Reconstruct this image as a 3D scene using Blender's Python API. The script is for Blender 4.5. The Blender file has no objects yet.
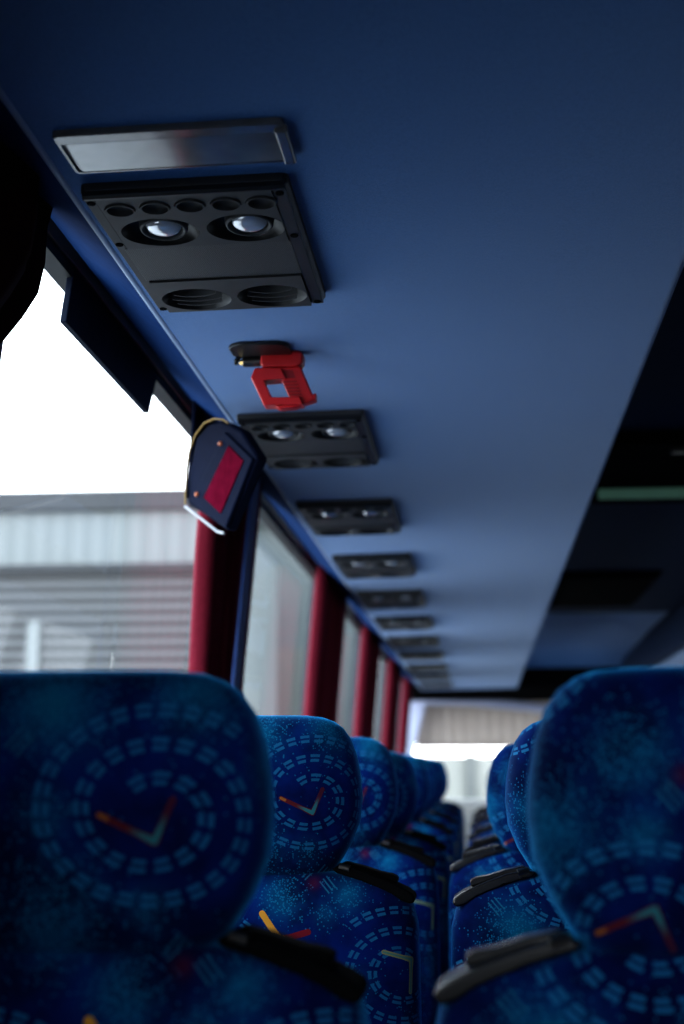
import bpy, bmesh, math, random
from mathutils import Vector, Matrix
random.seed(7)
C = bpy.context.scene.collection
CZ = 1.12                      # camera height above the coach floor
F = 1422.0                     # focal length in pixels (50 mm on a 36 mm tall frame of 1024 px)
TH = math.atan(264 / F)        # pitch up
PS = math.atan(140 / F * math.cos(TH))   # yaw to the left
fw = Vector((-math.sin(PS) * math.cos(TH), math.cos(PS) * math.cos(TH), math.sin(TH)))
rt = Vector((math.cos(PS), math.sin(PS), 0))
up = rt.cross(fw)

def P(px, py, Y):
    """world point seen at a pixel, at distance Y along the coach"""
    d = rt * ((px - 342) / F) + up * ((512 - py) / F) + fw
    d = d * (Y / d.y)
    return Vector((d.x, d.y, d.z + CZ))

# ------------------------------------------------------------------ node helpers
class X:
    """tiny expression builder for math nodes"""
    def __init__(s, nt, sock): s.nt, s.s = nt, sock
    def _op(s, op, *a):
        n = s.nt.nodes.new('ShaderNodeMath'); n.operation = op
        for i, v in enumerate((s,) + a):
            if isinstance(v, X): s.nt.links.new(v.s, n.inputs[i])
            else: n.inputs[i].default_value = v
        return X(s.nt, n.outputs[0])
    def __add__(s, o): return s._op('ADD', o)
    __radd__ = __add__
    def __sub__(s, o): return s._op('SUBTRACT', o)
    def __rsub__(s, o): return s._op('MULTIPLY', -1.0)._op('ADD', o)
    def __mul__(s, o): return s._op('MULTIPLY', o)
    __rmul__ = __mul__
    def __truediv__(s, o): return s._op('DIVIDE', o)
    def lt(s, o): return s._op('LESS_THAN', o)
    def gt(s, o): return s._op('GREATER_THAN', o)
    def max(s, o): return s._op('MAXIMUM', o)
    def min(s, o): return s._op('MINIMUM', o)
    def abs(s): return s._op('ABSOLUTE')
    def sqrt(s): return s._op('SQRT')
    def fract(s): return s._op('FRACT')
    def round(s): return s._op('ROUND')
    def exp(s): return s._op('EXPONENT')
    def atan2(s, o): return s._op('ARCTAN2', o)
    def mod(s, o): return s._op('FLOORED_MODULO', o)
    def clamp(s): return s.max(0.0).min(1.0)
    def sstep(s, a, b):
        n = s.nt.nodes.new('ShaderNodeMapRange'); n.interpolation_type = 'SMOOTHSTEP'
        s.nt.links.new(s.s, n.inputs[0]); n.inputs[1].default_value = a; n.inputs[2].default_value = b
        return X(s.nt, n.outputs[0])

def new_mat(name):
    m = bpy.data.materials.new(name); m.use_nodes = True
    nt = m.node_tree
    b = nt.nodes.get('Principled BSDF')
    return m, nt, b

def setp(b, **k):
    names = {'col': 'Base Color', 'rough': 'Roughness', 'metal': 'Metallic', 'spec': 'Specular IOR Level',
             'sheen': 'Sheen Weight', 'sheen_r': 'Sheen Roughness', 'sheen_t': 'Sheen Tint', 'coat': 'Coat Weight',
             'coat_r': 'Coat Roughness', 'trans': 'Transmission Weight', 'ior': 'IOR', 'em': 'Emission Color', 'ems': 'Emission Strength'}
    for a, v in k.items():
        if a in ('col', 'sheen_t', 'em') and len(v) == 3: v = (*v, 1)
        b.inputs[names[a]].default_value = v

def mixc(nt, fac, a, b):
    n = nt.nodes.new('ShaderNodeMix'); n.data_type = 'RGBA'
    if isinstance(fac, X): nt.links.new(fac.s, n.inputs[0])
    else: n.inputs[0].default_value = fac
    for i, v in ((6, a), (7, b)):
        if isinstance(v, tuple): n.inputs[i].default_value = (*v[:3], 1)
        else: nt.links.new(v, n.inputs[i])
    return n.outputs[2]

def noise(nt, scale, detail=3, rough=.5, coord='Object', vec=None):
    n = nt.nodes.new('ShaderNodeTexNoise'); n.inputs['Scale'].default_value = scale
    n.inputs['Detail'].default_value = detail; n.inputs['Roughness'].default_value = rough
    if vec is None:
        t = nt.nodes.new('ShaderNodeTexCoord'); vec = t.outputs[coord]
    nt.links.new(vec, n.inputs['Vector'])
    return X(nt, n.outputs[0])

def bump(nt, b, h, strength=.2, dist=.001):
    n = nt.nodes.new('ShaderNodeBump'); n.inputs['Strength'].default_value = strength; n.inputs['Distance'].default_value = dist
    nt.links.new(h.s, n.inputs['Height']); nt.links.new(n.outputs[0], b.inputs['Normal'])

def simple(name, col, rough=.5, var=.15, scale=30, metal=0, bs=0, **k):
    m, nt, b = new_mat(name)
    setp(b, col=col, rough=rough, metal=metal, **k)
    f = noise(nt, scale)
    lo = tuple(c * (1 - var) for c in col); hi = tuple(min(1, c * (1 + var)) for c in col)
    nt.links.new(mixc(nt, f, lo, hi), b.inputs['Base Color'])
    if bs: bump(nt, b, noise(nt, scale * 12), bs)
    return m

# ------------------------------------------------------------------ seat fabric with spirals and boomerangs
PU, PV = .242, .38
def seat_fabric(name, flip):
    m, nt, b = new_mat(name)
    tc = nt.nodes.new('ShaderNodeTexCoord')
    sp = nt.nodes.new('ShaderNodeSeparateXYZ'); nt.links.new(tc.outputs['UV'], sp.inputs[0])
    at = nt.nodes.new('ShaderNodeAttribute'); at.attribute_type = 'OBJECT'; at.attribute_name = 'cloth_shift'
    u, v = X(nt, sp.outputs[0]) - X(nt, at.outputs['Fac']), X(nt, sp.outputs[1])
    if flip: u, v = u + .138, v * -1.0 - .266
    u, v = u - .07, v + .093                       # relative to the headrest spiral
    def local(mu, mv):
        return (u + (PU / 2 - mu)).mod(PU) - PU / 2, (v + (PV / 2 - mv)).mod(PV) - PV / 2
    def spiral(du, dv):
        x = du / 1.21
        r = (x * x + dv * dv).sqrt()
        t = x.atan2(dv) / (2 * math.pi)
        t = t.fract()
        p, r0 = .0235, .0235
        q = (r - r0) / p - t
        k = q.round()
        T = t + k
        d = (q - k).abs() * p
        s = (T * r0 + T * T * (p / 2)) * (2 * math.pi)
        dash = (s / .0138).fract().lt(.64)
        return dash * d.lt(.0046) * d.gt(.0011) * T.gt(-.13) * T.lt(2.13)
    def seg(du, dv, a, c):
        bx, by = c[0] - a[0], c[1] - a[1]; L2 = bx * bx + by * by
        px, py = du - a[0], dv - a[1]
        h = ((px * bx + py * by) / L2).clamp()
        ex, ey = px - h * bx, py - h * by
        return (ex * ex + ey * ey).sqrt(), h
    def boomer(du, dv, a, vx, c, w=.0025):
        d1, h1 = seg(du, dv, a, vx); d2, h2 = seg(du, dv, vx, c)
        near_v = (1.0 - ((du - vx[0]) * (du - vx[0]) + (dv - vx[1]) * (dv - vx[1])).sqrt() / .013).clamp()
        wid = near_v * .0014 + w
        nv2 = (1.0 - ((du - vx[0]) * (du - vx[0]) + (dv - vx[1]) * (dv - vx[1])).sqrt() / .030).clamp()
        return d1.min(d2), wid, d1.lt(d2), nv2
    def lines(du, dv, ang, n=3):
        c, s = math.cos(ang), math.sin(ang)
        a = du * c + dv * s; e = dv * c - du * s
        return a.abs().lt(.0095) * ((e / .005) + .5).fract().lt(.36) * e.abs().lt(.0025 * n)
    # base cloth
    uv = tc.outputs['UV']
    n1 = noise(nt, 9, 4, .6, vec=uv); n2 = noise(nt, 900, 2, .6, vec=uv)
    base = mixc(nt, n1.sstep(.35, .68), (.0004, .0045, .052), (.0012, .021, .185))
    # starbursts : clouds of teal dots; the top pair boosted to paint lit headrest tops
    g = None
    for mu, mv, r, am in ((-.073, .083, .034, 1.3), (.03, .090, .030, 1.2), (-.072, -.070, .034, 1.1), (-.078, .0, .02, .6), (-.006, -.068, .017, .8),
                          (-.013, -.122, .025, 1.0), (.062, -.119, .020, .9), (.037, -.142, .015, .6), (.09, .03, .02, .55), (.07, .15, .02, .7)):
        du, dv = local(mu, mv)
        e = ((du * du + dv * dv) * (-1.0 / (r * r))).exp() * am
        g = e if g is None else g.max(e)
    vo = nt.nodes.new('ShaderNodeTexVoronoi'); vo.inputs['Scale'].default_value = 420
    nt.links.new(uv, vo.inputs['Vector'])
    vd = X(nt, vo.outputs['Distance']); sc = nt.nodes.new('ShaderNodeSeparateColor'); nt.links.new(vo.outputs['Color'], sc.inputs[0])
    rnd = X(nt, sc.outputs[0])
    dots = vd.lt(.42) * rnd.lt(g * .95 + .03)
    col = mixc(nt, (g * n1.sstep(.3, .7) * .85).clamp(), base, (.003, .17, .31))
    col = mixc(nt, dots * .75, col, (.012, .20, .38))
    # spirals
    A = local(0, 0); B = local(PU / 2 + .008, -PV / 2 - .019)
    dash = spiral(*A).max(spiral(B[0] * -1.0, B[1] * 1.0))
    col = mixc(nt, dash * .8, col, (.022, .19, .40))
    # line groups
    l1 = lines(*local(.012, -.091), math.radians(48)); l2 = lines(*local(.040, -.107), math.radians(-50))
    l3 = lines(*local(-.095, .05), math.radians(48)); l4 = lines(*local(-.055, .145), math.radians(-38))
    col = mixc(nt, l1.max(l2).max(l3) * .75, col, (.025, .19, .32))
    col = mixc(nt, l4 * .7, col, (.30, .30, .12))
    # dark red smudges beside the lines
    du, dv = local(.022, -.106)
    col = mixc(nt, ((du * du + dv * dv) * (-1 / .00006)).exp() * .7, col, (.09, .008, .03))
    # boomerangs
    d, w, first, nv = boomer(*A, (-.037, -.001), (.001, -.0186), (.0135, .0097))
    rim = mixc(nt, first, (.10, .018, .04), (.14, .018, .022))
    tip = ((A[0] + .037) * (A[0] + .037) + (A[1] + .001) * (A[1] + .001)).sqrt().lt(.007)
    cc = mixc(nt, tip, rim, (.42, .15, .03))
    inner = mixc(nt, nv.sstep(.25, .75), cc, (.04, .24, .28))
    col = mixc(nt, d.lt(w), col, rim); col = mixc(nt, d.lt(w * .62), col, inner)
    d, w, first, nv = boomer(*B, (-.022, .022), (.014, .012), (.012, -.026), .0026)
    col = mixc(nt, d.lt(w), col, (.33, .33, .15)); col = mixc(nt, d.lt(w * .4), col, (.12, .30, .25))
    Y = local(-.018, -.174)
    if not flip:
      d, w, first, nv = boomer(*Y, (-.022, .031), (.0, .0), (.034, .010), .0030)
      col = mixc(nt, d.lt(w + .0008), col, mixc(nt, first.max(nv.gt(.76)), (.20, .012, .02), (.75, .36, .04)))
    # weave
    col = mixc(nt, n2 * .5, col, mixc(nt, .5, col, (.0, .004, .03)))
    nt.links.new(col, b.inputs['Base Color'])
    setp(b, rough=.85, spec=.06, sheen=.85, sheen_r=.36, sheen_t=(.03, .46, 1.0))
    bump(nt, b, n2, .35, .0006)
    return m

M = {}
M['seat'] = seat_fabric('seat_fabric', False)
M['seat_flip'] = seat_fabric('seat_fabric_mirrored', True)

def rack_fabric():
    m, nt, b = new_mat('rack_fabric')
    f1 = noise(nt, 6, 3); 
    tc = nt.nodes.new('ShaderNodeTexCoord')
    mp = nt.nodes.new('ShaderNodeMapping'); mp.inputs['Scale'].default_value = (1.6, 1.0, 1)
    nt.links.new(tc.outputs['Object'], mp.inputs[0])
    f2 = noise(nt, 260, 3, .7, vec=mp.outputs[0])
    f3 = noise(nt, 620, 2, .6).sstep(.35, .65)
    c = mixc(nt, f1, (.036, .16, .44), (.052, .195, .49))
    c = mixc(nt, f2.sstep(.38, .62) * .45, c, (.024, .105, .31))
    c = mixc(nt, f3 * .5, c, (.075, .235, .53))
    nt.links.new(c, b.inputs['Base Color']); setp(b, rough=.85, spec=.2, sheen=.8, sheen_r=.42, sheen_t=(.66, .76, .95))
    bump(nt, b, f2 + f3, .25, .0006)
    return m
M['rack'] = rack_fabric()
M['roof'] = simple('aisle_ceiling_cloth', (.010, .034, .095), .85, .2, 40, bs=.1)
M['bead'] = simple('edge_highlight_cloth', (.16, .27, .48), .6, .1, 200, sheen=.3)  # paler blue paints the window highlight along the rack edge
M['cove'] = simple('shaded_cove_cloth', (.011, .042, .14), .9, .2, 60, bs=.1, spec=.05)  # same cloth as the rack, darkened to paint the cove in shade
M['blacktrim'] = simple('black_trim', (.012, .012, .014), .45, .2, 40)
M['matte_black'] = simple('matte_black', (.006, .006, .007), .9, .2, 40, spec=.03)
M['rail'] = simple('dark_rail_metal', (.02, .022, .026), .3, .2, 20, metal=.3)
M['plastic'] = simple('black_moulded_plastic', (.062, .063, .066), .5, .12, 60, bs=.08, spec=.22)
M['plastic_dark'] = simple('deep_black_plastic', (.010, .010, .011), .4, .15, 60)
M['handle'] = simple('black_handle_plastic', (.014, .014, .016), .24, .2, 30, spec=.5)
M['wall'] = simple('wall_lining', (.06, .065, .08), .8, .2, 20)
M['floor'] = simple('floor_vinyl', (.06, .06, .065), .6, .3, 120)
M['frame'] = simple('window_rubber', (.01, .01, .011), .6, .2, 40)
M['navy'] = simple('navy_cloth', (.003, .006, .02), .9, .25, 60, bs=.15, spec=.08)
M['navy_shiny'] = simple('navy_blind_cloth', (.006, .012, .03), .7, .3, 30, spec=.15)
M['strip'] = simple('navy_strip_cloth', (.02, .05, .17), .8, .2, 60)
M['cord'] = simple('yellow_cord', (.26, .16, .025), .6, .2, 200)
M['white'] = simple('white_piping', (.25, .26, .29), .5, .1, 50)
M['orange'] = simple('orange_stud', (.42, .12, .05), .5, .2, 80)
M['red_card'] = simple('maroon_card', (.085, .004, .016), .9, .5, 60, spec=0)
M['red'] = simple('red_plastic', (.55, .018, .022), .38, .12, 40, spec=.5)
M['red_dark'] = simple('dark_red_plastic', (.30, .010, .014), .45, .15, 40)
M['brass'] = simple('brass', (.75, .52, .2), .25, .1, 60, metal=1)
M['steel'] = simple('dark_steel', (.16, .15, .14), .3, .2, 60, metal=1)
M['blind'] = simple('beige_blind_cloth', (.48, .42, .38), .8, .12, 14)
def translucent(m, col, f):
    nt = m.node_tree; b = nt.nodes['Principled BSDF']
    t = nt.nodes.new('ShaderNodeBsdfTranslucent'); t.inputs[0].default_value = (*col, 1)
    mx = nt.nodes.new('ShaderNodeMixShader'); mx.inputs[0].default_value = f
    nt.links.new(b.outputs[0], mx.inputs[1]); nt.links.new(t.outputs[0], mx.inputs[2]); nt.links.new(mx.outputs[0], nt.nodes['Material Output'].inputs[0])
translucent(M['blind'], (.50, .42, .37), .22)
M['pale'] = simple('pale_lavender_trim', (.50, .53, .70), .45, .1, 10)
M['dash'] = simple('dashboard_grey', (.45, .45, .44), .6, .15, 10)
M['asphalt'] = simple('asphalt', (.33, .33, .33), .9, .2, 3)
M['coping'] = simple('roof_coping', (.03, .032, .036), .7, .15, 2)
M['pale_wall'] = simple('pale_render', (.075, .088, .09), .8, .35, .6)
M['low_wall'] = simple('low_pale_wall', (.22, .22, .20), .8, .15, 1)
M['post'] = simple('grey_post', (.09, .095, .09), .7, .1, 2)
M['bodywork'] = simple('white_bodywork', (.6, .6, .6), .4, .1, 3)
M['hatch_glow'] = simple('green_hatch_glow', (.12, .22, .18), .4, .4, 9, em=(.25, .55, .42, 1), ems=.09)  # faint emission stands in for daylight coming through the hatch

def ribbed(name, c1, c2, axis, freq, duty=.5, rough=.6):
    m, nt, b = new_mat(name)
    tc = nt.nodes.new('ShaderNodeTexCoord'); sp = nt.nodes.new('ShaderNodeSeparateXYZ'); nt.links.new(tc.outputs['Object'], sp.inputs[0])
    a = X(nt, sp.outputs[axis])
    f = (a * freq).fract().sstep(duty - .2, duty + .2)
    n = noise(nt, 1.2)
    c = mixc(nt, f, c1, c2)
    c = mixc(nt, n * .35, c, tuple(.5 * (x + y) for x, y in zip(c1, c2)))
    nt.links.new(c, b.inputs['Base Color']); setp(b, rough=rough)
    bump(nt, b, f, .4, .02)
    return m
M['shutter'] = ribbed('roller_shutter', (.010, .011, .012), (.088, .092, .098), 2, 8.4, .5)
M['fascia'] = ribbed('corrugated_fascia', (.112, .125, .128), (.142, .155, .158), 0, 5, .5)

def grille_mat():
    m, nt, b = new_mat('speaker_mesh')
    tc = nt.nodes.new('ShaderNodeTexCoord'); sp = nt.nodes.new('ShaderNodeSeparateXYZ'); nt.links.new(tc.outputs['Object'], sp.inputs[0])
    x, y = X(nt, sp.outputs[0]) * 420, X(nt, sp.outputs[1]) * 420
    row = y - y.fract()
    fx, fy = (x + row * .5).fract() - .5, y.fract() - .5
    d = (fx * fx + fy * fy).sqrt()
    f = d.sstep(.25, .38)
    nt.links.new(mixc(nt, f, (.004, .004, .004), (.06, .062, .065)), b.inputs['Base Color'])
    setp(b, rough=.5); bump(nt, b, f, .4, .0006)
    return m
M['grille'] = grille_mat()

def curtain_mat(name, c, sheen=.2):
    m, nt, b = new_mat(name)
    n = noise(nt, 90, 3)
    nt.links.new(mixc(nt, n, tuple(x * .75 for x in c), tuple(x * 1.2 for x in c)), b.inputs['Base Color'])
    setp(b, rough=.85, spec=.1, sheen=sheen, sheen_r=.4, sheen_t=(.9, .2, .3))
    t = nt.nodes.new('ShaderNodeBsdfTranslucent'); t.inputs[0].default_value = (c[0] * 1.1, c[1], c[2], 1)
    mx = nt.nodes.new('ShaderNodeMixShader'); mx.inputs[0].default_value = .14
    out = nt.nodes['Material Output']
    nt.links.new(b.outputs[0], mx.inputs[1]); nt.links.new(t.outputs[0], mx.inputs[2]); nt.links.new(mx.outputs[0], out.inputs[0])
    return m
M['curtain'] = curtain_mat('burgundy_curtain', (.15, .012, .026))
M['curtain_dark'] = curtain_mat('burgundy_curtain_dark', (.022, .002, .006), 0)  # much darker burgundy, for the nearest curtain only

def glass_mat(name, tint, refl=.5):
    m, nt, b = new_mat(name)
    nt.nodes.remove(b)
    tr = nt.nodes.new('ShaderNodeBsdfTransparent'); tr.inputs[0].default_value = (*tint, 1)
    gl = nt.nodes.new('ShaderNodeBsdfGlossy'); gl.inputs['Roughness'].default_value = .02
    lw = nt.nodes.new('ShaderNodeLayerWeight'); lw.inputs['Blend'].default_value = .5
    fa = X(nt, lw.outputs['Facing'])
    f = (fa * fa * fa * fa * .45 + .03) * refl
    mx = nt.nodes.new('ShaderNodeMixShader'); nt.links.new(f.s, mx.inputs[0])
    nt.links.new(tr.outputs[0], mx.inputs[1]); nt.links.new(gl.outputs[0], mx.inputs[2])
    nt.links.new(mx.outputs[0], nt.nodes['Material Output'].inputs[0])
    return m
M['glass'] = glass_mat('coach_glass', (.93, .95, .95), .8)
M['glass_rear'] = glass_mat('tinted_rear_glass', (.36, .38, .40), .8)  # tint limits the fill from the added rear window
M['glass_dark'] = glass_mat('tinted_coach_glass', (.20, .22, .24), .8)  # dark tint holds back light from the unseen right windows

def lens_mat():
    m, nt, b = new_mat('clear_ribbed_lens')
    tc = nt.nodes.new('ShaderNodeTexCoord'); sp = nt.nodes.new('ShaderNodeSeparateXYZ'); nt.links.new(tc.outputs['Object'], sp.inputs[0])
    x = X(nt, sp.outputs[0])
    n = noise(nt, 11, 3)
    nt.links.new(mixc(nt, n.sstep(.35, .7), (.16, .16, .165), (.30, .29, .285)), b.inputs['Base Color'])
    setp(b, rough=.22, coat=.5, coat_r=.08, spec=.6)
    bump(nt, b, n, .25, .002)
    return m
M['lens'] = lens_mat()
M['lens_edge'] = simple('clear_plastic_edge', (.13, .13, .135), .18, .3, 60, coat=.6)
M['bulb'] = simple('white_glossy_lens', (.85, .86, .90), .16, .1, 60, metal=.4, coat=1.0)

# ------------------------------------------------------------------ mesh helpers
def children_tag(o, label, cat, group=None, kind=None):
    if label: o['label'] = label
    if cat: o['category'] = cat
    if group: o['group'] = group
    if kind: o['kind'] = kind
    return o
tag = children_tag

def empty(name, loc=(0, 0, 0), rz=0):
    o = bpy.data.objects.new(name, None); C.objects.link(o)
    o.location = loc; o.rotation_euler = (0, 0, rz); o.empty_display_size = .05
    return o

def obj(name, bm, m, parent=None, smooth=True, bevel=0, seg=2, angle=35):
    bmesh.ops.remove_doubles(bm, verts=bm.verts, dist=1e-6)
    bmesh.ops.recalc_face_normals(bm, faces=bm.faces)
    me = bpy.data.meshes.new(name); bm.to_mesh(me); bm.free()
    me.materials.append(m)
    o = bpy.data.objects.new(name, me); C.objects.link(o)
    if parent: o.parent = parent
    if smooth:
        for p in me.polygons: p.use_smooth = True
        try: me.set_sharp_from_angle(angle=math.radians(angle))
        except Exception: pass
    if bevel:
        b = o.modifiers.new('bevel', 'BEVEL'); b.width = bevel; b.segments = seg; b.limit_method = 'ANGLE'; b.angle_limit = math.radians(30)
        b.harden_normals = True
    return o

def hexa(bm, v):
    """box from 8 points: bottom 4 (ccw) then top 4"""
    vs = [bm.verts.new(p) for p in v]
    for f in ((0, 3, 2, 1), (4, 5, 6, 7), (0, 1, 5, 4), (1, 2, 6, 5), (2, 3, 7, 6), (3, 0, 4, 7)):
        bm.faces.new([vs[i] for i in f])
def box(bm, x0, x1, y0, y1, z0, z1):
    hexa(bm, [(x0, y0, z0), (x1, y0, z0), (x1, y1, z0), (x0, y1, z0), (x0, y0, z1), (x1, y0, z1), (x1, y1, z1), (x0, y1, z1)])
def boxo(name, x0, x1, y0, y1, z0, z1, m, parent=None, bevel=0):
    bm = bmesh.new(); box(bm, x0, x1, y0, y1, z0, z1)
    return obj(name, bm, m, parent, bevel=bevel)

def prism(bm, pts, a0, a1, axis='y'):
    """polygon (two other axes) extruded along an axis"""
    def mk(p, a): return {'y': (p[0], a, p[1]), 'x': (a, p[0], p[1]), 'z': (p[0], p[1], a)}[axis]
    A = [bm.verts.new(mk(p, a0)) for p in pts]; B = [bm.verts.new(mk(p, a1)) for p in pts]
    n = len(pts)
    bm.faces.new(A); bm.faces.new(B[::-1])
    for i in range(n): bm.faces.new((A[i], B[i], B[(i + 1) % n], A[(i + 1) % n]))

def lathe(bm, prof, n=32, c=(0, 0, 0), sx=1, sy=1, cap=True):
    rings = []
    for r, z in prof:
        rings.append([bm.verts.new((c[0] + sx * r * math.cos(2 * math.pi * i / n), c[1] + sy * r * math.sin(2 * math.pi * i / n), c[2] + z)) for i in range(n)])
    for a, b in zip(rings, rings[1:]):
        for i in range(n): bm.faces.new((a[i], a[(i + 1) % n], b[(i + 1) % n], b[i]))
    if cap:
        if prof[0][0] > 1e-5: bm.faces.new(rings[0][::-1])
        if prof[-1][0] > 1e-5: bm.faces.new(rings[-1])

def tube(bm, pts, r, n=8, closed=False):
    pts = [Vector(p) for p in pts]; rings = []
    N = len(pts)
    for i, p in enumerate(pts):
        a = pts[(i - 1) % N] if (closed or i > 0) else p; b = pts[(i + 1) % N] if (closed or i < N - 1) else p
        d = (b - a).normalized()
        u_ = d.cross(Vector((0.13, .2, 1))).normalized(); v_ = d.cross(u_)
        rr = r[i] if isinstance(r, (list, tuple)) else r
        rings.append([bm.verts.new(p + u_ * rr * math.cos(2 * math.pi * k / n) + v_ * rr * math.sin(2 * math.pi * k / n)) for k in range(n)])
    R = rings + [rings[0]] if closed else rings
    for a, b in zip(R, R[1:]):
        for k in range(n): bm.faces.new((a[k], a[(k + 1) % n], b[(k + 1) % n], b[k]))
    if not closed: bm.faces.new(rings[0][::-1]); bm.faces.new(rings[-1])

def copy_tree(o, parent=None):
    c = o.copy(); C.objects.link(c)
    if parent: c.parent = parent
    for ch in list(o.children): copy_tree(ch, c)
    return c

def plate_with_holes(bm, outer, holes, z0, z1):
    """flat plate at z0 with the given holes, walls up to z1"""
    tmp = bmesh.new(); edges = []; loops = []
    for loop in [outer] + holes:
        vs = [tmp.verts.new((x, y, z0)) for x, y in loop]
        loops.append(vs)
        for i in range(len(vs)): edges.append(tmp.edges.new((vs[i], vs[(i + 1) % len(vs)])))
    bmesh.ops.triangle_fill(tmp, edges=edges, use_beauty=True, use_dissolve=False)
    idx = {}
    for v in tmp.verts: idx[v] = bm.verts.new(v.co)
    for f in tmp.faces: bm.faces.new([idx[v] for v in f.verts])
    for vs in loops:
        top = [bm.verts.new((v.co.x, v.co.y, z1)) for v in vs]
        n = len(vs)
        for i in range(n): bm.faces.new((idx[vs[i]], idx[vs[(i + 1) % n]], top[(i + 1) % n], top[i]))
    tmp.free()

def circ(cx, cy, rx, ry, n=40): return [(cx + rx * math.cos(2 * math.pi * i / n), cy + ry * math.sin(2 * math.pi * i / n)) for i in range(n)]
def rrect(x0, x1, y0, y1, r, n=5):
    out = []
    for cx, cy, a in ((x1 - r, y1 - r, 0), (x0 + r, y1 - r, 90), (x0 + r, y0 + r, 180), (x1 - r, y0 + r, 270)):
        for i in range(n + 1):
            t = math.radians(a + 90 * i / n); out.append((cx + r * math.cos(t), cy + r * math.sin(t)))
    return out

# ------------------------------------------------------------------ camera
cam = bpy.data.cameras.new('camera'); co = bpy.data.objects.new('camera', cam); C.objects.link(co)
co.location = (0, 0, CZ); co.rotation_euler = (math.pi / 2 + TH, 0, PS)
cam.sensor_fit = 'VERTICAL'; cam.sensor_height = 36; cam.lens = 50; cam.clip_start = .02
cam.dof.use_dof = True; cam.dof.focus_distance = 1.64; cam.dof.aperture_fstop = 3.8; cam.dof.aperture_blades = 9
bpy.context.scene.camera = co

# ------------------------------------------------------------------ setting: the coach shell
Y0, Y1 = -1.6, 10.7
XR = 1.76
LEAN = .085
def xw(z): return -.60 + LEAN * (z - CZ)        # left wall leans inward
def xr(z): return XR - LEAN * (z - CZ)
SILL, TOP = CZ - .22, CZ + .69
PIL = [-.3, 1.45, 3.22, 5.05, 6.85, 8.65, 10.45]
def lean_box(bm, f, y0, y1, z0, z1, t0, t1):
    hexa(bm, [(f(z0) + t0, y0, z0), (f(z0) + t1, y0, z0), (f(z0) + t1, y1, z0), (f(z0) + t0, y1, z0),
              (f(z1) + t0, y0, z1), (f(z1) + t1, y0, z1), (f(z1) + t1, y1, z1), (f(z1) + t0, y1, z1)])
def side_wall(name, f, s, mat, pil):
    bm = bmesh.new()
    t0, t1 = (-.05, 0) if s < 0 else (0, .05)
    lean_box(bm, f, Y0, Y1, 0, SILL, t0, t1)
    lean_box(bm, f, Y0, Y1, TOP, CZ + 1.0, t0, t1)
    lean_box(bm, f, Y0, pil[0] + .07, SILL, TOP, t0, t1)
    for p in pil[1:-1]: lean_box(bm, f, p - .07, p + .07, SILL, TOP, t0, t1)
    lean_box(bm, f, pil[-1] - .07, Y1, SILL, TOP, t0, t1)
    o = obj(name, bm, mat, smooth=False); o['kind'] = 'structure'; return o
side_wall('wall_left', xw, -1, M['wall'], PIL)
side_wall('wall_right', xr, 1, M['wall'], PIL[2:])  # unseen near end kept windowless to darken the rack overhead
k = 0
for f, s, gm in ((xw, -1, 'glass'), (xr, 1, 'glass_dark')):
    for a, b_ in (list(zip(PIL, PIL[1:])) if s < 0 else list(zip(PIL, PIL[1:]))[2:]):
        k += 1
        w = empty('window_%d' % k, (f(SILL), (a + b_) / 2, SILL)); w['kind'] = 'structure'
        bm = bmesh.new()
        ya, yb = a + .07, b_ - .07
        off = Vector((-f(SILL), -(a + b_) / 2, -SILL))
        for (y0, y1, z0, z1) in ((ya, yb, SILL, SILL + .03), (ya, yb, TOP - .03, TOP), (ya, ya + .03, SILL, TOP), (yb - .03, yb, SILL, TOP)):
            lean_box(bm, f, y0, y1, z0, z1, -.02, .006) if s < 0 else lean_box(bm, f, y0, y1, z0, z1, -.006, .02)
        bmesh.ops.translate(bm, verts=bm.verts, vec=off)
        obj('window_frame', bm, M['frame'], w, smooth=False)
        bm = bmesh.new(); gx = -.027 if s < 0 else .027
        bm.faces.new([bm.verts.new((f(z) + gx, y, z)) for y, z in ((ya + .02, SILL + .02), (yb - .02, SILL + .02), (yb - .02, TOP - .02), (ya + .02, TOP - .02))])
        bmesh.ops.translate(bm, verts=bm.verts, vec=off)
        obj('glass', bm, M[gm], w, smooth=False)
def struct(o): o['kind'] = 'structure'; return o
struct(boxo('floor', -.75, 1.95, Y0, Y1, -.08, 0, M['floor']))
struct(boxo('ceiling', -.58, 1.75, Y0, Y1, CZ + .90, CZ + .98, M['roof']))
bm = bmesh.new()
for bx in ((-.75, 1.95, -.08, CZ - .25), (-.75, 1.95, CZ + .62, CZ + 1.0), (-.75, -.30, CZ - .25, CZ + .62), (1.45, 1.95, CZ - .25, CZ + .62)):
    box(bm, bx[0], bx[1], Y0 - .06, Y0, bx[2], bx[3])
struct(obj('wall_back', bm, M['wall'], smooth=False))
rw = empty('window_12', (.575, Y0 - .03, CZ - .25)); rw['kind'] = 'structure'  # unseen rear window, added to throw fill light on the seat backs
bm = bmesh.new(); bm.faces.new([bm.verts.new(p) for p in ((-.87, 0, .0), (.87, 0, .0), (.87, 0, .86), (-.87, 0, .86))])
obj('glass', bm, M['glass_rear'], rw)
bm = bmesh.new()
for bx in ((-.875, .875, 0, .03), (-.875, .875, .84, .87), (-.875, -.845, 0, .87), (.845, .875, 0, .87)): box(bm, bx[0], bx[1], -.02, .02, bx[2], bx[3])
obj('window_frame', bm, M['frame'], rw, smooth=False)
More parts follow.
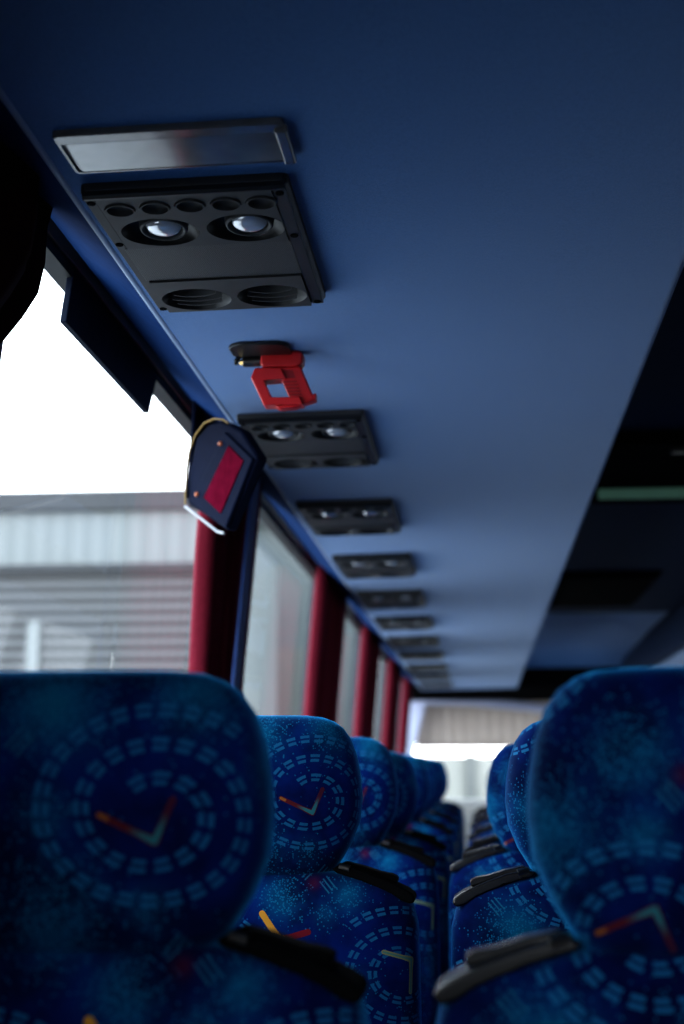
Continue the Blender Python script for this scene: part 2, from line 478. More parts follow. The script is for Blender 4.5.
# front wall: dash panel below the windscreen and the dark header above it
bm = bmesh.new(); box(bm, -.75, 1.95, Y1 - .25, Y1 + .05, -.08, CZ - .42); box(bm, -.70, 1.85, Y1, Y1 + .05, CZ + .53, CZ + 1.0)
struct(obj('wall_front', bm, M['blacktrim'], smooth=False))
ws = empty('window_11', (.58, Y1 + .02, CZ - .42)); ws['kind'] = 'structure'
bm = bmesh.new(); bm.faces.new([bm.verts.new(p) for p in ((-1.2, 0, 0), (1.2, 0, 0), (1.2, 0, .95), (-1.2, 0, .95))])
obj('glass', bm, M['glass'], ws)
bm = bmesh.new()
box(bm, -1.2, 1.2, -.03, .03, -.02, .03)
obj('window_frame', bm, M['frame'], ws)
# windscreen corner trim, pale
bm = bmesh.new(); hexa(bm, [tuple(P(398, 775, 10.35)), tuple(P(408, 775, 10.35)), tuple(P(408, 775, 10.55)), tuple(P(398, 775, 10.55)),
                            tuple(P(402, 697, 10.35)), tuple(P(428, 697, 10.35)), tuple(P(428, 697, 10.55)), tuple(P(402, 697, 10.55))])
struct(obj('trim_1', bm, M['pale'], bevel=.01))
# header box over the windscreen
bm = bmesh.new(); prism(bm, [(10.16, CZ + .90), (10.16, CZ + .62), (10.30, CZ + .535), (10.66, CZ + .535), (10.66, CZ + .90)], -.52, 1.68, 'x')
struct(obj('trim_2', bm, M['matte_black'], bevel=.02))
# pale rail along the top of the windscreen, dropping toward the right
bm = bmesh.new()
pts = [P(404, 700, 10.36), P(470, 701, 10.36), P(560, 710, 10.36), P(660, 716, 10.36)]
tube(bm, pts, [.034, .034, .034, .034], 12)
struct(obj('trim_3', bm, M['pale']))
# dark rail over the left windows
bm = bmesh.new()
prism(bm, [(-.545, CZ + .676), (-.532, CZ + .674), (-.522, CZ + .684), (-.520, CZ + .700), (-.512, CZ + .708), (-.512, CZ + .73), (-.565, CZ + .73), (-.565, CZ + .676)], Y0 + .02, 10.1, 'y')
struct(obj('trim_4', bm, M['rail'], bevel=.002))
# pillar covers, dark
for i, p in enumerate(PIL[1:-1]):
    bm = bmesh.new(); lean_box(bm, xw, p - .095, p + .095, SILL, CZ + .67, .001, .014)
    struct(obj('trim_%d' % (5 + i), bm, M['blacktrim'], bevel=.004))

# ------------------------------------------------------------------ overhead racks
def rack(name, pts, m, label):
    bm = bmesh.new(); prism(bm, pts, Y0 + .01, 10.12, 'y')
    o = obj(name, bm, m, bevel=.0, angle=50); tag(o, label, 'luggage rack'); return o
ZU = lambda x: CZ + .603 + .017 * x
def arc(c, r, a0, a1, n=6): return [(c[0] + r * math.cos(math.radians(a0 + (a1 - a0) * i / n)), c[1] + r * math.sin(math.radians(a0 + (a1 - a0) * i / n))) for i in range(n + 1)]
pts = [(-.512, CZ + .675)] + arc((-.408, ZU(-.408) + .018), .018, 220, 272) + arc((.245, ZU(.245) + .014), .014, 270, 360) + [(.275, CZ + .895), (-.512, CZ + .895)]
rack('overhead_luggage_rack', pts, M['rack'], 'long blue cloth-covered underside of the luggage rack above the seats')
RK = bpy.data.objects['overhead_luggage_rack']
bm = bmesh.new(); tube(bm, [(-.4150, Y0 + .02, ZU(-.4150) + .0055), (-.4150, 10.11, ZU(-.4150) + .0055)], .0065, 12)
obj('edge_highlight_bead', bm, M['bead'], RK)['label'] = 'rounded edge with its highlight painted pale blue'
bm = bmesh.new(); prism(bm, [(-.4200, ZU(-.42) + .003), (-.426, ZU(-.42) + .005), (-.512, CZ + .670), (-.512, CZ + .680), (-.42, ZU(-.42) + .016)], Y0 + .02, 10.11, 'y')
obj('cove_shade_strip', bm, M['cove'], RK)['label'] = 'blue strip sloping to the windows, shade painted into its colour'
pts = [(1.63, CZ + .60), (.97, CZ + .60)] + arc((.96, CZ + .62), .02, 270, 195) + [(.965, CZ + .72), (.99, CZ + .80), (1.04, CZ + .86), (1.10, CZ + .895), (1.63, CZ + .895)]
o = rack('overhead_luggage_rack', pts, M['roof'], 'dark overhead luggage rack on the far side of the aisle')
boxo('underside_panel', .975, 1.63, Y0 + .02, 10.1, CZ + .594, CZ + .60, M['rack'], o)['label'] = 'lighter blue cloth underside'

# ------------------------------------------------------------------ ceiling hatches over the aisle
t = empty('roof_hatch', (.55, 4.17, CZ + .90)); tag(t, 'dark roof hatch with a pale green strip, over the aisle', 'roof hatch')
bm = bmesh.new()
for (x0, x1, y0, y1) in ((-.26, .29, -.44, -.36), (-.26, .29, .31, .42), (-.26, -.20, -.44, .42), (.23, .29, -.44, .42)):
    box(bm, x0, x1, y0, y1, -.035, 0)
obj('frame', bm, M['matte_black'], t, bevel=.008)
boxo('hatch_lid', -.20, .23, -.36, .36, -.008, 0, M['matte_black'], t)
boxo('strip', -.17, .26, .29, .30, -.042, -.008, M['hatch_glow'], t, bevel=.004)['label'] = 'pale green strip glowing in place of daylight'
boxo('latch', -.03, .06, -.40, -.37, -.05, -.03, M['steel'], t, bevel=.004)
t = empty('ceiling_panel', (.585, 6.95, CZ + .90)); tag(t, 'flat black panel on the aisle ceiling towards the front', 'ceiling panel')
boxo('panel', -.21, .21, -.56, .56, -.03, 0, M['matte_black'], t, bevel=.012)
boxo('rim', -.23, .23, -.58, .58, -.010, 0, M['matte_black'], t, bevel=.004)
# dome ending the aisle ceiling; paler cloth paints in the windscreen light
bm = bmesh.new(); prism(bm, [(8.0, CZ + .896), (9.0, CZ + .89), (9.6, CZ + .865), (9.95, CZ + .82), (10.14, CZ + .75), (10.14, CZ + .896)], .30, 1.05, 'x')
struct(obj('trim_11', bm, M['rack'], angle=60))

# ------------------------------------------------------------------ air and light panels under the rack
ORD = ['beside the clear lens', 'just past the red hammer', 'third from the camera', 'fourth from the camera', 'fifth from the camera',
       'sixth from the camera', 'seventh from the camera', 'eighth from the camera', 'ninth from the camera', 'tenth from the camera', 'farthest, by the windscreen']
def make_panel(x, y):
    t = empty('service_panel', (x, y, ZU(x)))
    t.rotation_euler = (0, -math.atan(.017), 0)
    W0, W1, L = -.107, .108, .366
    bm = bmesh.new()                                        # tray under the rack, with the slanted near lip
    o0 = rrect(W0, W1, 0, L, .008); o1 = rrect(W0, W1, 0, L, .008); o2 = rrect(W0 + .003, W1 - .003, .003, L - .003, .006)
    R = [[bm.verts.new((px, py, z)) for px, py in oo] for oo, z in ((o0, 0.0), (o1, -.008), (o2, -.012))]
    for a, b in zip(R, R[1:]):
        for i in range(len(a)): bm.faces.new((a[i], a[(i + 1) % len(a)], b[(i + 1) % len(a)], b[i]))
    # annular rim face is closed by the plate; the near lip is a wedge
    obj('housing', bm, M['plastic'], t, angle=30)
    bm = bmesh.new(); prism(bm, [(.001, -.001), (.000, -.0135), (.0035, -.0165), (.006, -.0165), (.006, -.001)], W0 + .003, W1 - .003, 'x')
    obj('lip', bm, M['plastic_dark'], t)  # blacker plastic puts the shade of this near face into its colour
    ox = .002
    btn = [(ox + (i - 2) * .0372, .0315 + .001 * abs(i - 2)) for i in range(5)]
    lamp = [(ox - .047, .101), (ox + .047, .101)]; vent = [(ox - .050, .318), (ox + .044, .318)]
    X0, X1 = W0 + .015, W1 - .018
    bm = bmesh.new()
    plate_with_holes(bm, [(X0, .0062), (X1, .0062), (X1, .144), (X0, .144)], [circ(a, b, .0165, .0165, 28) for a, b in btn] + [circ(a, b, .0425, .0385) for a, b in lamp], -.0165, -.001)
    obj('face_plate', bm, M['plastic'], t, angle=30)
    bm = bmesh.new()
    plate_with_holes(bm, [(X0, .252), (X1, .252), (X1, L - .004), (X0, L - .004)], [circ(a, b, .043, .039) for a, b in vent], -.0180, -.001)
    obj('face_plate', bm, M['plastic'], t, angle=30)
    for s, (a, b) in enumerate(((W0 + .003, X0 - .0006), (X1 + .0006, W1 - .003))):     # side flanges with slotted holes
        f = boxo('side_flange', a, b, .0062, L - .004, -.0152, -.001, M['plastic' if s == 0 else 'plastic_dark'], t, bevel=.001)
        cx = (a + b) / 2
        for yy in (.016, .132, .354):
            bm = bmesh.new(); lathe(bm, [(0, -.0162), (.0042, -.0162), (.0046, -.0150)], 16, (cx, yy, 0), 1, 1.1)
            obj('screw', bm, M['matte_black'], f)
    boxo('speaker_grille', X0 - .004, X1 + .002, .145, .251, -.0158, -.001, M['grille'], t, bevel=.0008)
    for a, b in btn:
        bm = bmesh.new(); lathe(bm, [(.0158, -.0165), (.0152, -.0185), (.0138, -.0185), (.0130, -.0150), (.011, -.0130), (.006, -.0115), (0, -.0112)], 28, (a, b, 0), cap=False)
        lathe(bm, [(.0163, -.002), (.0163, -.0155)], 28, (a, b, 0), cap=False)
        obj('push_button', bm, M['plastic'], t, angle=60)
    for a, b in lamp:
        bm = bmesh.new(); lathe(bm, [(.0422, -.0165), (.041, -.0135), (.036, -.0065), (.028, -.0025), (0, -.0018)], 40, (a, b, 0), 1, .906, cap=False)
        s = obj('reading_lamp', bm, M['plastic_dark'], t, angle=60)
        bm = bmesh.new(); lathe(bm, [(.027, -.004), (.0265, -.0115), (.0250, -.0145), (.0230, -.0150), (.0205, -.0125), (.0200, -.008)], 36, (0, 0, 0), cap=False)
        bmesh.ops.rotate(bm, verts=bm.verts, cent=(0, 0, -.010), matrix=Matrix.Rotation(math.radians(-5), 3, 'X'))
        bmesh.ops.translate(bm, verts=bm.verts, vec=(a + .004, b - .001, 0))
        obj('lamp_ring', bm, M['plastic'], s, angle=60)
        bm = bmesh.new(); lathe(bm, [(.0195, -.008), (.0190, -.0118), (.0165, -.0142), (.0125, -.0160), (.007, -.0172), (0, -.0176)], 32, cap=False)
        bmesh.ops.rotate(bm, verts=bm.verts, cent=(0, 0, -.010), matrix=Matrix.Rotation(math.radians(-5), 3, 'X'))
        bmesh.ops.translate(bm, verts=bm.verts, vec=(a + .004, b - .001, 0))
        obj('lamp_lens', bm, M['bulb'], s, angle=60)['label'] = 'white glossy lamp lens'
    for a, b in vent:
        bm = bmesh.new(); lathe(bm, [(.0428, -.018), (.0405, -.0135), (.036, -.0060), (.028, -.0025), (0, -.0018)], 40, (a, b, 0), 1, .907, cap=False)
        s = obj('air_nozzle', bm, M['plastic_dark'], t, angle=60)
        for q, (yy, hw) in enumerate(((-.018, .026), (-.002, .031), (.014, .028))):     # curved louvre blades
            bm = bmesh.new(); N = 12; A = []; 
            for i in range(N + 1):
                xx = -hw + 2 * hw * i / N; cu = .009 * (1 - (xx / hw) ** 2)
                A.append([bm.verts.new((a + xx, b + yy + cu + dy, zz)) for dy, zz in ((0, -.004), (.0022, -.004), (.0066, -.0155), (.0044, -.0155))])
            for p_, q_ in zip(A, A[1:]):
                for i in range(4): bm.faces.new((p_[i], q_[i], q_[(i + 1) % 4], p_[(i + 1) % 4]))
            bm.faces.new(A[0]); bm.faces.new(A[-1][::-1])
            obj('louvre', bm, M['plastic'], s, angle=40)
    return t
proto = make_panel(-.293, 1.338)
for i in range(11):
    o = proto if i == 0 else copy_tree(proto)
    if i: o.location.y = 2.285 + .775 * (i - 1)
    tag(o, 'black air and reading light panel under the rack, ' + ORD[i], 'service panel', 'air and light panels under the rack')

# ------------------------------------------------------------------ clear light lens near the camera
t = empty('ceiling_light', (-.283, 1.222, ZU(-.283))); t.rotation_euler = (0, -math.atan(.017), 0)
tag(t, 'long clear plastic light lens set under the blue rack', 'light')
bm = bmesh.new()
a = rrect(-.110, .110, -.006, .080, .007); b_ = rrect(-.106, .104, .012, .076, .004)
R = [[bm.verts.new((x, y, z)) for x, y in oo] for oo, z in ((a, 0), (a, -.0045), (rrect(-.1085, .1085, -.004, .0785, .006), -.0065), (b_, -.0065), (b_, -.004))]
for p_, q_ in zip(R, R[1:]):
    for i in range(len(p_)): bm.faces.new((p_[i], p_[(i + 1) % len(p_)], q_[(i + 1) % len(p_)], q_[i]))
obj('rim', bm, M['lens_edge'], t, angle=30)
bm = bmesh.new(); prism(bm, [(-.106, -.004), (-.1, -.0062), (.098, -.0062), (.104, -.004), (.104, -.001), (-.106, -.001)], .0125, .0755, 'y')
obj('diffuser', bm, M['lens'], t, bevel=.001)['label'] = 'greyish clear ribbed lens'
boxo('end_cap', .100, .113, .004, .077, -.011, -.001, M['lens_edge'], t, bevel=.003)

# ------------------------------------------------------------------ red emergency hammer
HY = 1.955
t = empty('emergency_hammer', (-.29, HY, ZU(-.29))); tag(t, 'red plastic emergency hammer hanging from a black bracket', 'hammer')
K = .00146
def H(px, py): return ((px - 272) * K, -(py - 351) * K)          # photo offsets in the plane of the hammer, metres
def hp(name, poly, y0, y1, m, bevel=.0015):
    bm = bmesh.new(); prism(bm, [H(*p) for p in poly], y0, y1, 'y'); return obj(name, bm, M[m], t, bevel=bevel)
def strut(bm, pts, w, y0, y1):
    for (a, b) in zip(pts, pts[1:]):
        A, B = Vector((*H(*a), 0)), Vector((*H(*b), 0)); d = (B - A).normalized(); n = Vector((-d.y, d.x, 0)) * w / 2
        A2, B2 = A - d * w * .4, B + d * w * .4
        prism(bm, [(p.x, p.y) for p in (A2 + n, B2 + n, B2 - n, A2 - n)], y0, y1, 'y')
bm = bmesh.new()
o_ = [(x, y) for x, y in rrect(-.056, .030, -.066, .004, .024, 6)]
prism(bm, o_, -.006, 0.0, 'z'); br = obj('bracket', bm, M['plastic_dark'], t, bevel=.002); br['label'] = 'black plastic bracket'
bm = bmesh.new(); tube(bm, [(-.048, .0, -.003), (-.053, .0, -.009), (-.052, 0, -.014)], .0035, 10); obj('clip', bm, M['plastic_dark'], t)
def cyl_x(name, px0, px1, py, r, m, parent=t):
    bm = bmesh.new(); a, b = H(px0, py), H(px1, py); tube(bm, [(a[0], .0, a[1]), (b[0], .0, b[1])], r, 16); return obj(name, bm, M[m], parent, bevel=.001)
sh = cyl_x('striker', 243, 266, 358, .0080, 'steel'); sh['label'] = 'dark metal striking end'
bm = bmesh.new(); tube(bm, [(*H(239, 359)[:1], 0, H(239, 359)[1]), (*H(245, 358.5)[:1], 0, H(245, 358.5)[1])], [.003, .006], 12); obj('tip', bm, M['brass'], sh)
hp('hammer_head', [(262, 350), (299, 350), (304, 354), (303, 364), (298, 367), (263, 367), (261, 362)], -.014, .014, 'red', .004)
hp('grip', [(276, 366), (301, 366), (315, 400), (308, 403), (292, 403)], -.009, .009, 'red', .003)
bm = bmesh.new()
for q in range(6):
    y_ = 381 + q * 3.3; x_ = 284 + q * 1.35
    prism(bm, [H(x_, y_), H(x_ + 13, y_), H(x_ + 13, y_ + 1.5), H(x_, y_ + 1.5)], -.0106, -.0085, 'y')
obj('grip_rib', bm, M['red_dark'], t)
bm = bmesh.new(); prism(bm, [H(283, 370), H(293, 370), H(296, 378), H(286, 378)], -.0098, -.0085, 'y'); obj('grip_recess', bm, M['red_dark'], t)
bm = bmesh.new(); prism(bm, [H(*p) for p in ((256, 367), (282, 368), (287, 379), (265, 380), (273, 397.5), (301, 397.5), (304, 405), (265, 405), (252, 377))], -.014, .014, 'y')
obj('guard', bm, M['red'], t, bevel=.002)
hp('foot', [(272, 403), (300, 401), (309, 396), (316, 393), (316, 400), (306, 403), (296, 407), (280, 408)], -.008, .010, 'red', .0015)

# ------------------------------------------------------------------ seats
def superring(hw, ht, n, e):
    out = []
    for i in range(n + 1):
        t_ = 2 * math.pi * i / n
        s, c = math.sin(t_), math.cos(t_)
        out.append((hw * math.copysign(abs(s) ** (2 / e), s), -ht * math.copysign(abs(c) ** (2 / e), c)))
    return out
def loft(levels, T, m_name, name, parent, n=72, e=3.6):
    """levels: (z rel. to headrest top, half width, half thickness, y offset); UV in metres, u from the back centre, v up from headrest top"""
    bm = bmesh.new(); uvl = bm.loops.layers.uv.new('UVMap')
    rings = []; arcs = []
    v = levels[0][0]; vs = []
    for i, (z, hw, ht, yo) in enumerate(levels):
        pr = superring(hw, ht, n, e)
        rings.append([bm.verts.new((x, y + yo, T + z)) for x, y in pr[:-1]])
        a = [0]
        for p, q in zip(pr, pr[1:]): a.append(a[-1] + math.dist(p, q))
        a = [x if j <= n // 2 else x - a[-1] for j, x in enumerate(a)]
        # u follows true width on the flat back face
        arcs.append([pr[j][0] if abs(a[j]) < hw * .8 else a[j] + (pr[j][0] - a[j]) * 0.0 for j in range(n + 1)])
        if i: v += math.hypot(z - levels[i - 1][0], (ht - levels[i - 1][2]) * .7)
        vs.append(v)
    off = levels[0][0]
    for L in range(len(levels) - 1):
        for j in range(n):
            k_ = (j + 1) % n
            f = bm.faces.new((rings[L][j], rings[L][k_], rings[L + 1][k_], rings[L + 1][j]))
            for lp, (LL, jj) in zip(f.loops, ((L, j), (L, j + 1), (L + 1, j + 1), (L + 1, j))):
                aa = arcs[LL]
                if j >= n // 2:
                    uu = aa[jj] if jj > n // 2 else -abs(aa[n // 2])
                    if jj == n: uu = 0.0
                else: uu = aa[jj]
                lp[uvl].uv = (uu, vs[LL] if True else 0)
    bm.faces.new(rings[0][::-1]); bm.faces.new(rings[-1])
    return obj(name, bm, M[m_name], parent, angle=80)
SEAT_T = CZ + .0735
PITCH, D0 = .775, .965
def make_seat(side, mat):
    """side +1: shoulder handle on the right (seats by the window); -1: on the left"""
    T = SEAT_T
    t = empty('coach_seat')
    rec = lambda z: (0 - z) * .10
    prof = [(-.198, .092, .028), (-.194, .106, .038), (-.181, .119, .046), (-.156, .1345, .053), (-.128, .1455, .057), (-.100, .1485, .058), (-.075, .147, .058), (-.050, .1425, .056),
            (-.028, .135, .052), (-.014, .125, .046), (-.006, .114, .038), (-.001, .100, .028), (.001, .080, .018), (.0015, .040, .008)]
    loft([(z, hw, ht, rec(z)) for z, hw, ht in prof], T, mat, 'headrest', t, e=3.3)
    body = [(-.72, .200, .045), (-.70, .216, .055), (-.50, .219, .060), (-.30, .218, .060), (-.252, .2165, .058), (-.230, .211, .054), (-.216, .200, .049), (-.207, .184, .045), (-.200, .163, .042),
            (-.194, .140, .039), (-.190, .120, .035), (-.187, .100, .028), (-.186, .06, .014)]
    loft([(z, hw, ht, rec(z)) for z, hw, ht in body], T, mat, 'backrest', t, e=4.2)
    # shoulder handle
    s = side
    hm = 'handle' if s < 0 else 'matte_black'  # one plastic; window seats take a flat black copy, painting in their shade
    poly = [(.112, -.179), (.124, -.1755), (.150, -.181), (.180, -.1925), (.204, -.2035), (.2135, -.210), (.2145, -.217), (.209, -.2205), (.198, -.2165), (.185, -.2085), (.150, -.194), (.118, -.184)]
    poly = [(s * x, T + z - .006) for x, z in poly]
    bm = bmesh.new(); prism(bm, poly, -.034 + .020, .024 + .018, 'y')
    h = obj('shoulder_handle', bm, M[hm], t, bevel=.004, seg=3); h['label'] = 'black plastic shoulder handle'
    poly = [(.118, -.176), (.128, -.172), (.150, -.177), (.172, -.184), (.186, -.1865), (.193, -.190), (.192, -.197), (.185, -.195), (.150, -.182), (.122, -.178)]
    bm = bmesh.new(); prism(bm, [(s * x, T + z - .006) for x, z in poly], -.018 + .020, .012 + .018, 'y'); obj('lever', bm, M[hm], h, bevel=.003, seg=3)
    bm = bmesh.new(); tube(bm, [(s * .122, -.010, T - .1825), (s * .135, -.012, T - .185)], .0045, 10); obj('pivot', bm, M['steel'], h)
    # seat cushion and pedestal, mostly hidden behind the backrests
    zc = .46
    bm = bmesh.new(); pts_ = rrect(-.215, .215, .08, .50, .05); 
    R = [[bm.verts.new((x * sc, (y - .3) * sc + .3, z)) for x, y in pts_] for z, sc in ((zc - .12, .94), (zc - .10, 1), (zc - .02, 1), (zc, .93))]
    for p_, q_ in zip(R, R[1:]):
        for i in range(len(p_)): bm.faces.new((p_[i], p_[(i + 1) % len(p_)], q_[(i + 1) % len(p_)], q_[i]))
    bm.faces.new(R[0][::-1]); bm.faces.new(R[-1])
    uvl = bm.loops.layers.uv.new('UVMap')
    for f in bm.faces:
        for lp in f.loops: lp[uvl].uv = (lp.vert.co.x, lp.vert.co.y)
    obj('cushion', bm, M[mat], t)
    boxo('seat_frame', -.19, .19, .07, .46, zc - .155, zc - .118, M['blacktrim'], t, bevel=.005)
    for xx in (-.15, .15):
        bm = bmesh.new(); prism(bm, [(.12, 0), (.40, 0), (.40, .02), (.30, .05), (.28, zc - .15), (.20, zc - .15), (.20, .05), (.12, .02)], xx - .02, xx + .02, 'x')
        obj('leg', bm, M['blacktrim'], t, bevel=.003)
    return t
ORDS = ['nearest the camera', 'second from the camera', 'third from the camera', 'fourth from the camera', 'fifth from the camera', 'sixth from the camera', 'seventh from the camera', 'eighth from the camera']
for side, xc, mat, lab, grp in ((1, -.298, 'seat', 'blue patterned coach seat in the row beside the windows, ', 'seats beside the windows'),
                                (-1, .179, 'seat_flip', 'blue patterned coach seat in the row beside the aisle, ', 'seats beside the aisle')):
    proto = make_seat(side, mat)
    drop = {1: [0, 0, -.006, -.018, -.014, -.008, -.004, 0], -1: [0, -.004, -.016, -.03, -.03, -.02, -.02, -.02]}[side]
    dx = {1: [0] * 8, -1: [0, -.003, -.024, -.012, -.010, -.01, -.01, -.01]}[side]
    for i in range(8):
        o = proto if i == 0 else copy_tree(proto)
        o.location = (xc + dx[i], D0 + .056 + PITCH * i, 0)
        if drop[i]: o.scale = (1, 1, (SEAT_T + drop[i]) / SEAT_T)
        for ch in o.children:
            if ch.name.startswith('headrest'): ch['cloth_shift'] = [.004, .021, .012, -.01, .02, .004, -.015, .01][i] if side > 0 else [0, .03, -.02, .05, .01, -.03, .02, 0][i]
        tag(o, lab + ORDS[i], 'seat', grp)

# ------------------------------------------------------------------ curtains
def curtain(y_of, x0, z0, z1, nf, amp, m, label, cols=90, rows=24):
    """y_of(z) -> (y near, y far); folds run vertically"""
    bm = bmesh.new(); V = []
    for r in range(rows + 1):
        z = z1 + (z0 - z1) * r / rows; a, b = y_of(z); row = []
        for c in range(cols + 1):
            s = c / cols; ph = 2 * math.pi * nf * s + .5 * math.sin(3 * z)
            row.append(bm.verts.new((x0 + LEAN * (z - CZ) + amp * math.sin(ph) + .3 * amp * math.sin(2.3 * ph + 1), a + (b - a) * s + .25 * amp * math.cos(ph), z)))
        V.append(row)
    for r in range(rows):
        for c in range(cols): bm.faces.new((V[r][c], V[r][c + 1], V[r + 1][c + 1], V[r + 1][c]))
    o = obj('window_curtain', bm, m, angle=180)
    sm = o.modifiers.new('thick', 'SOLIDIFY'); sm.thickness = .002
    tag(o, label, 'curtain', 'burgundy window curtains'); return o
def lerp(tab, z):
    if z >= tab[0][0]: return tab[0][1]
    for (z0, a), (z1, b) in zip(tab, tab[1:]):
        if z >= z1: return a + (b - a) * (z - z0) / (z1 - z0)
    return tab[-1][1]
edge = [(.67, 1.525), (.638, 1.50), (.585, 1.515), (.554, 1.515), (.531, 1.50), (.487, 1.455), (.441, 1.40), (.36, 1.28), (.25, 1.10), (.0, 1.0), (-.3, 1.0)]
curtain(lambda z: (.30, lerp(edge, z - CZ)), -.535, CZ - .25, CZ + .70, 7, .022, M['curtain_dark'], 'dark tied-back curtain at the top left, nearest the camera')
LAB = ['burgundy curtain beside the navy strip, just past the first window', 'burgundy curtain at the far edge of the second window', 'burgundy curtain third of the bright row counted from the camera',
       'burgundy curtain fourth of the bright row counted from the camera', 'burgundy curtain farthest from the camera, beside the windscreen']
for p, l in zip(PIL[2:-1] + [10.15], LAB):
    a, b = (p - .60, p - .08) if p < 4 else (p - .58, p + .16)
    if p > 10: a, b = 9.7, 10.1
    tied = p < 4
    curtain((lambda z, a=a, b=b, tied=tied: (a + (.10 * max(0, min(1, (CZ + .45 - z) / .4)) if tied else 0), b)), -.555, CZ - .26, CZ + .665, 8, .021, M['curtain'], l)

# navy strip on the pillar, and the navy pelmet above it
bm = bmesh.new(); lean_box(bm, lambda z: -.492 + LEAN * (z - CZ), 2.73, 2.80, CZ - .2, CZ + .60, -.004, .004)
tag(obj('pillar_strip', bm, M['strip'], bevel=.002), 'narrow navy strip hanging down in front of the first window pillar', 'fabric strip')
bm = bmesh.new()
N = 16; V = []
for r in range(8):
    z = CZ + .69 - .20 * r / 7
    V.append([bm.verts.new((-.512 + LEAN * (z - CZ - .6) + .006 * math.sin(i * 1.3 + r * .2), 2.44 + .60 * i / N, z)) for i in range(N + 1)])
for r in range(7):
    for i in range(N): bm.faces.new((V[r][i], V[r][i + 1], V[r + 1][i + 1], V[r + 1][i]))
o = obj('pelmet', bm, M['navy'], angle=180); sm = o.modifiers.new('thick', 'SOLIDIFY'); sm.thickness = .006
tag(o, 'dark navy pelmet cloth hanging under the rack behind the pouch', 'pelmet')

# dark flap of the pulled-up blind
bm = bmesh.new(); hexa(bm, [(-.548, 1.765, CZ + .592), (-.538, 1.765, CZ + .592), (-.538, 2.245, CZ + .590), (-.548, 2.245, CZ + .590), (-.545, 1.79, CZ + .69), (-.535, 1.79, CZ + .69), (-.535, 2.30, CZ + .69), (-.545, 2.30, CZ + .69)])
tag(obj('blind_flap', bm, M['navy_shiny'], bevel=.002), 'dark navy blind flap hanging below the window rail', 'blind')

# ------------------------------------------------------------------ navy pouch hanging under the rack edge
def Q(px, py):
    return P(px, py, 2.30 - (px - 185) * .0026)
org = Q(232, 424)
t = empty('hanging_pouch', org); tag(t, 'navy cloth pouch with a maroon panel and yellow cord, hanging beside the window', 'pouch')
def slab(name, px, m, th, parent, lift=0, bevel=.003):
    q = [Q(*p) - org for p in px]
    n = (q[1] - q[0]).cross(q[2] - q[0]).normalized()
    if n.y > 0: n = -n
    bm = bmesh.new(); A = [bm.verts.new(v + n * lift) for v in q]; B = [bm.verts.new(v + n * (lift - th)) for v in q]
    bm.faces.new(A); bm.faces.new(B[::-1])
    for i in range(len(q)): bm.faces.new((A[i], B[i], B[(i + 1) % len(q)], A[(i + 1) % len(q)]))
    return obj(name, bm, M[m], parent, bevel=bevel)
slab('pouch_body', [(229, 424), (240, 430), (257, 457), (226, 531), (188, 504), (189, 470), (196, 438), (208, 424), (219, 420)], 'navy', .022, t, 0, .006)
fr = slab('front_pocket', [(227, 432), (255, 459), (228, 528), (193, 502)], 'navy', .008, t, .005)
slab('maroon_panel', [(232, 446), (247, 461), (224, 514), (207, 498)], 'red_card', .003, fr, .007, .001)['label'] = 'maroon card panel'
bm = bmesh.new(); pp = [(229, 424), (224, 420.5), (215, 419.5), (205, 424), (196, 436), (190, 452), (187.5, 470), (186.5, 490), (186, 505)]
tube(bm, [Q(*p) - org + Vector((0, -.006, 0)) for p in pp], .0016, 8); obj('cord', bm, M['cord'], t)['label'] = 'yellow cord edging'
bm = bmesh.new(); tube(bm, [Q(*p) - org + Vector((0, -.006, 0)) for p in ((186, 507), (204, 521), (218, 532), (225, 534))], .0026, 8); obj('piping', bm, M['white'], t)['label'] = 'white piping along the lower edge'
for p in ((198, 495.5), (221.5, 445)):
    bm = bmesh.new(); c = Q(*p) - org
    bmesh.ops.create_icosphere(bm, subdivisions=2, radius=.0042, matrix=Matrix.Translation(c + Vector((0, -.010, 0)))); obj('stud', bm, M['orange'], t)
# ------------------------------------------------------------------ windscreen blind and dashboard
t = empty('windscreen_blind', (.55, 10.5, CZ + .22)); tag(t, 'beige pleated sun blind half lowered over the windscreen', 'blind')
bm = bmesh.new(); N = 120; top, bot = [], []
for i in range(N + 1):
    x = -1.02 + 2.1 * i / N; y = .006 * math.sin(i * 1.25)
    top.append(bm.verts.new((x, y, .32))); bot.append(bm.verts.new((x, y, 0)))
for i in range(N): bm.faces.new((top[i], top[i + 1], bot[i + 1], bot[i]))
obj('blind_cloth', bm, M['blind'], t)
boxo('bottom_bar', -1.02, 1.08, -.010, .010, -.012, .012, M['blind'], t, bevel=.003)
boxo('dashboard', -.45, 1.65, 9.95, 10.44, 0, CZ - .16, M['dash'], bevel=.06)
tag(bpy.data.objects['dashboard'], 'pale grey dashboard below the windscreen', 'dashboard')
bpy.data.objects['dashboard'].location = (0, 0, 0)

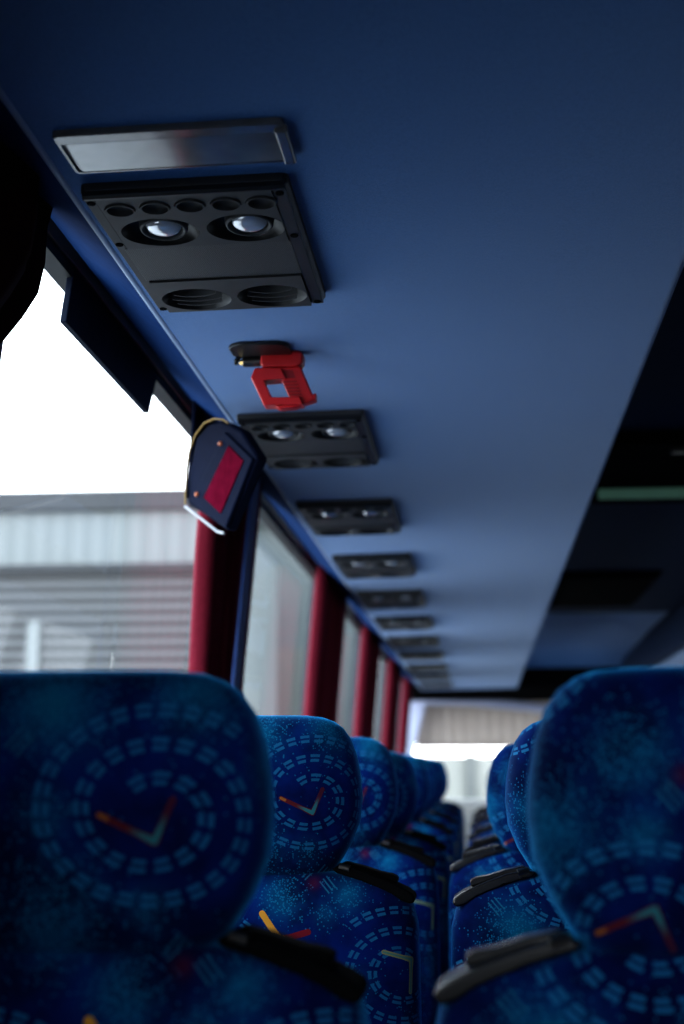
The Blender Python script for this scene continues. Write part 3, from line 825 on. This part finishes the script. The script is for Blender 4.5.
# ------------------------------------------------------------------ outside
GZ = -1.1
struct(boxo('ground', -60, 60, -40, 80, GZ - .2, GZ, M['asphalt']))
t = empty('building', (-5.4, 14, GZ)); tag(t, 'grey building with a roller shutter outside the first window', 'building')
z_ = lambda py: P(100, py, 14).z - GZ
boxo('coping', -4, 2.85, -.12, .5, z_(512), z_(492), M['coping'], t, bevel=.01)
boxo('fascia', -4, 2.83, -.05, .4, z_(565), z_(512), M['fascia'], t)
boxo('gutter', -4, 2.83, -.10, .0, z_(571), z_(565), M['coping'], t)
boxo('shutter', -4, 2.83, 0, .4, 0, z_(565), M['shutter'], t)
boxo('doorpost', .86, .98, -.06, .0, 0, z_(622), M['fascia'], t)
boxo('wall', -4, 2.83, .4, 4, 0, z_(512) - .02, M['pale_wall'], t)
t = empty('building', (-2.6, 19, GZ)); tag(t, 'pale building seen through the second window', 'building')
boxo('wall', -1.4, 1.1, 0, 4, 0, 5.6, M['pale_wall'], t)
boxo('roof', -1.5, 1.2, -.15, 4.1, 5.6, 5.8, M['coping'], t)
boxo('window', -.5, .4, -.02, .0, 2.9, 3.9, M['post'], t)
t = empty('boundary_wall', (1.2, 15, GZ)); tag(t, 'low pale wall seen through the windscreen below the blind', 'wall')
boxo('wall', -2.5, 3.5, 0, .25, 0, P(450, 757, 15).z - GZ, M['low_wall'], t)
boxo('post', -1.37, -1.26, -.06, .0, 0, P(450, 755, 15).z - GZ, M['post'], t)['label'] = 'grey post'

# ------------------------------------------------------------------ light
w = bpy.data.worlds.new('sky'); bpy.context.scene.world = w; w.use_nodes = True
nt = w.node_tree; bg = nt.nodes['Background']
tc = nt.nodes.new('ShaderNodeTexCoord'); sp = nt.nodes.new('ShaderNodeSeparateXYZ'); nt.links.new(tc.outputs['Generated'], sp.inputs[0])
n = noise(nt, 2.2, 3, coord='Generated')
f = (X(nt, sp.outputs[2]) * 1.3 + n * .3).clamp()
nt.links.new(mixc(nt, f, (1.0, 1.0, 1.0), (.72, .86, 1.0)), bg.inputs['Color'])
bg.inputs['Strength'].default_value = 6.5
def area(name, loc, target, sx, sy, power, col, portal=False):
    l = bpy.data.lights.new(name, 'AREA'); l.shape = 'RECTANGLE'; l.size, l.size_y = sx, sy; l.energy = power; l.color = col
    o = bpy.data.objects.new(name, l); C.objects.link(o); o.location = loc
    d = Vector(target) - Vector(loc); o.rotation_euler = d.to_track_quat('-Z', 'Y').to_euler()
    if portal: l.cycles.is_portal = True
    return o
for a, b_ in zip(PIL, PIL[1:]):
    zc = (SILL + TOP) / 2; yc = (a + b_) / 2
    area('window_portal', (xw(zc) - .06, yc, zc), (2, yc, zc), 1.6, .9, 1, (1, 1, 1), True)
area('windscreen_portal', (.58, Y1 + .1, CZ + .05), (.58, 0, CZ + .05), 2.4, .95, 1, (1, 1, 1), True)

area('rear_portal', (.575, Y0 - .1, CZ + .18), (.575, 0, CZ + .18), 1.75, .87, 1, (1, 1, 1), True)
sc = bpy.context.scene
sc.view_settings.view_transform = 'Standard'; sc.view_settings.look = 'Medium High Contrast'; sc.view_settings.exposure = 0; sc.view_settings.gamma = 1
sc.cycles.use_denoising = True
sc.cycles.max_bounces = 8; sc.cycles.diffuse_bounces = 5; sc.cycles.glossy_bounces = 3; sc.cycles.transparent_max_bounces = 12
sc.cycles.sample_clamp_indirect = 6
sc.cycles.caustics_reflective = False; sc.cycles.caustics_refractive = False
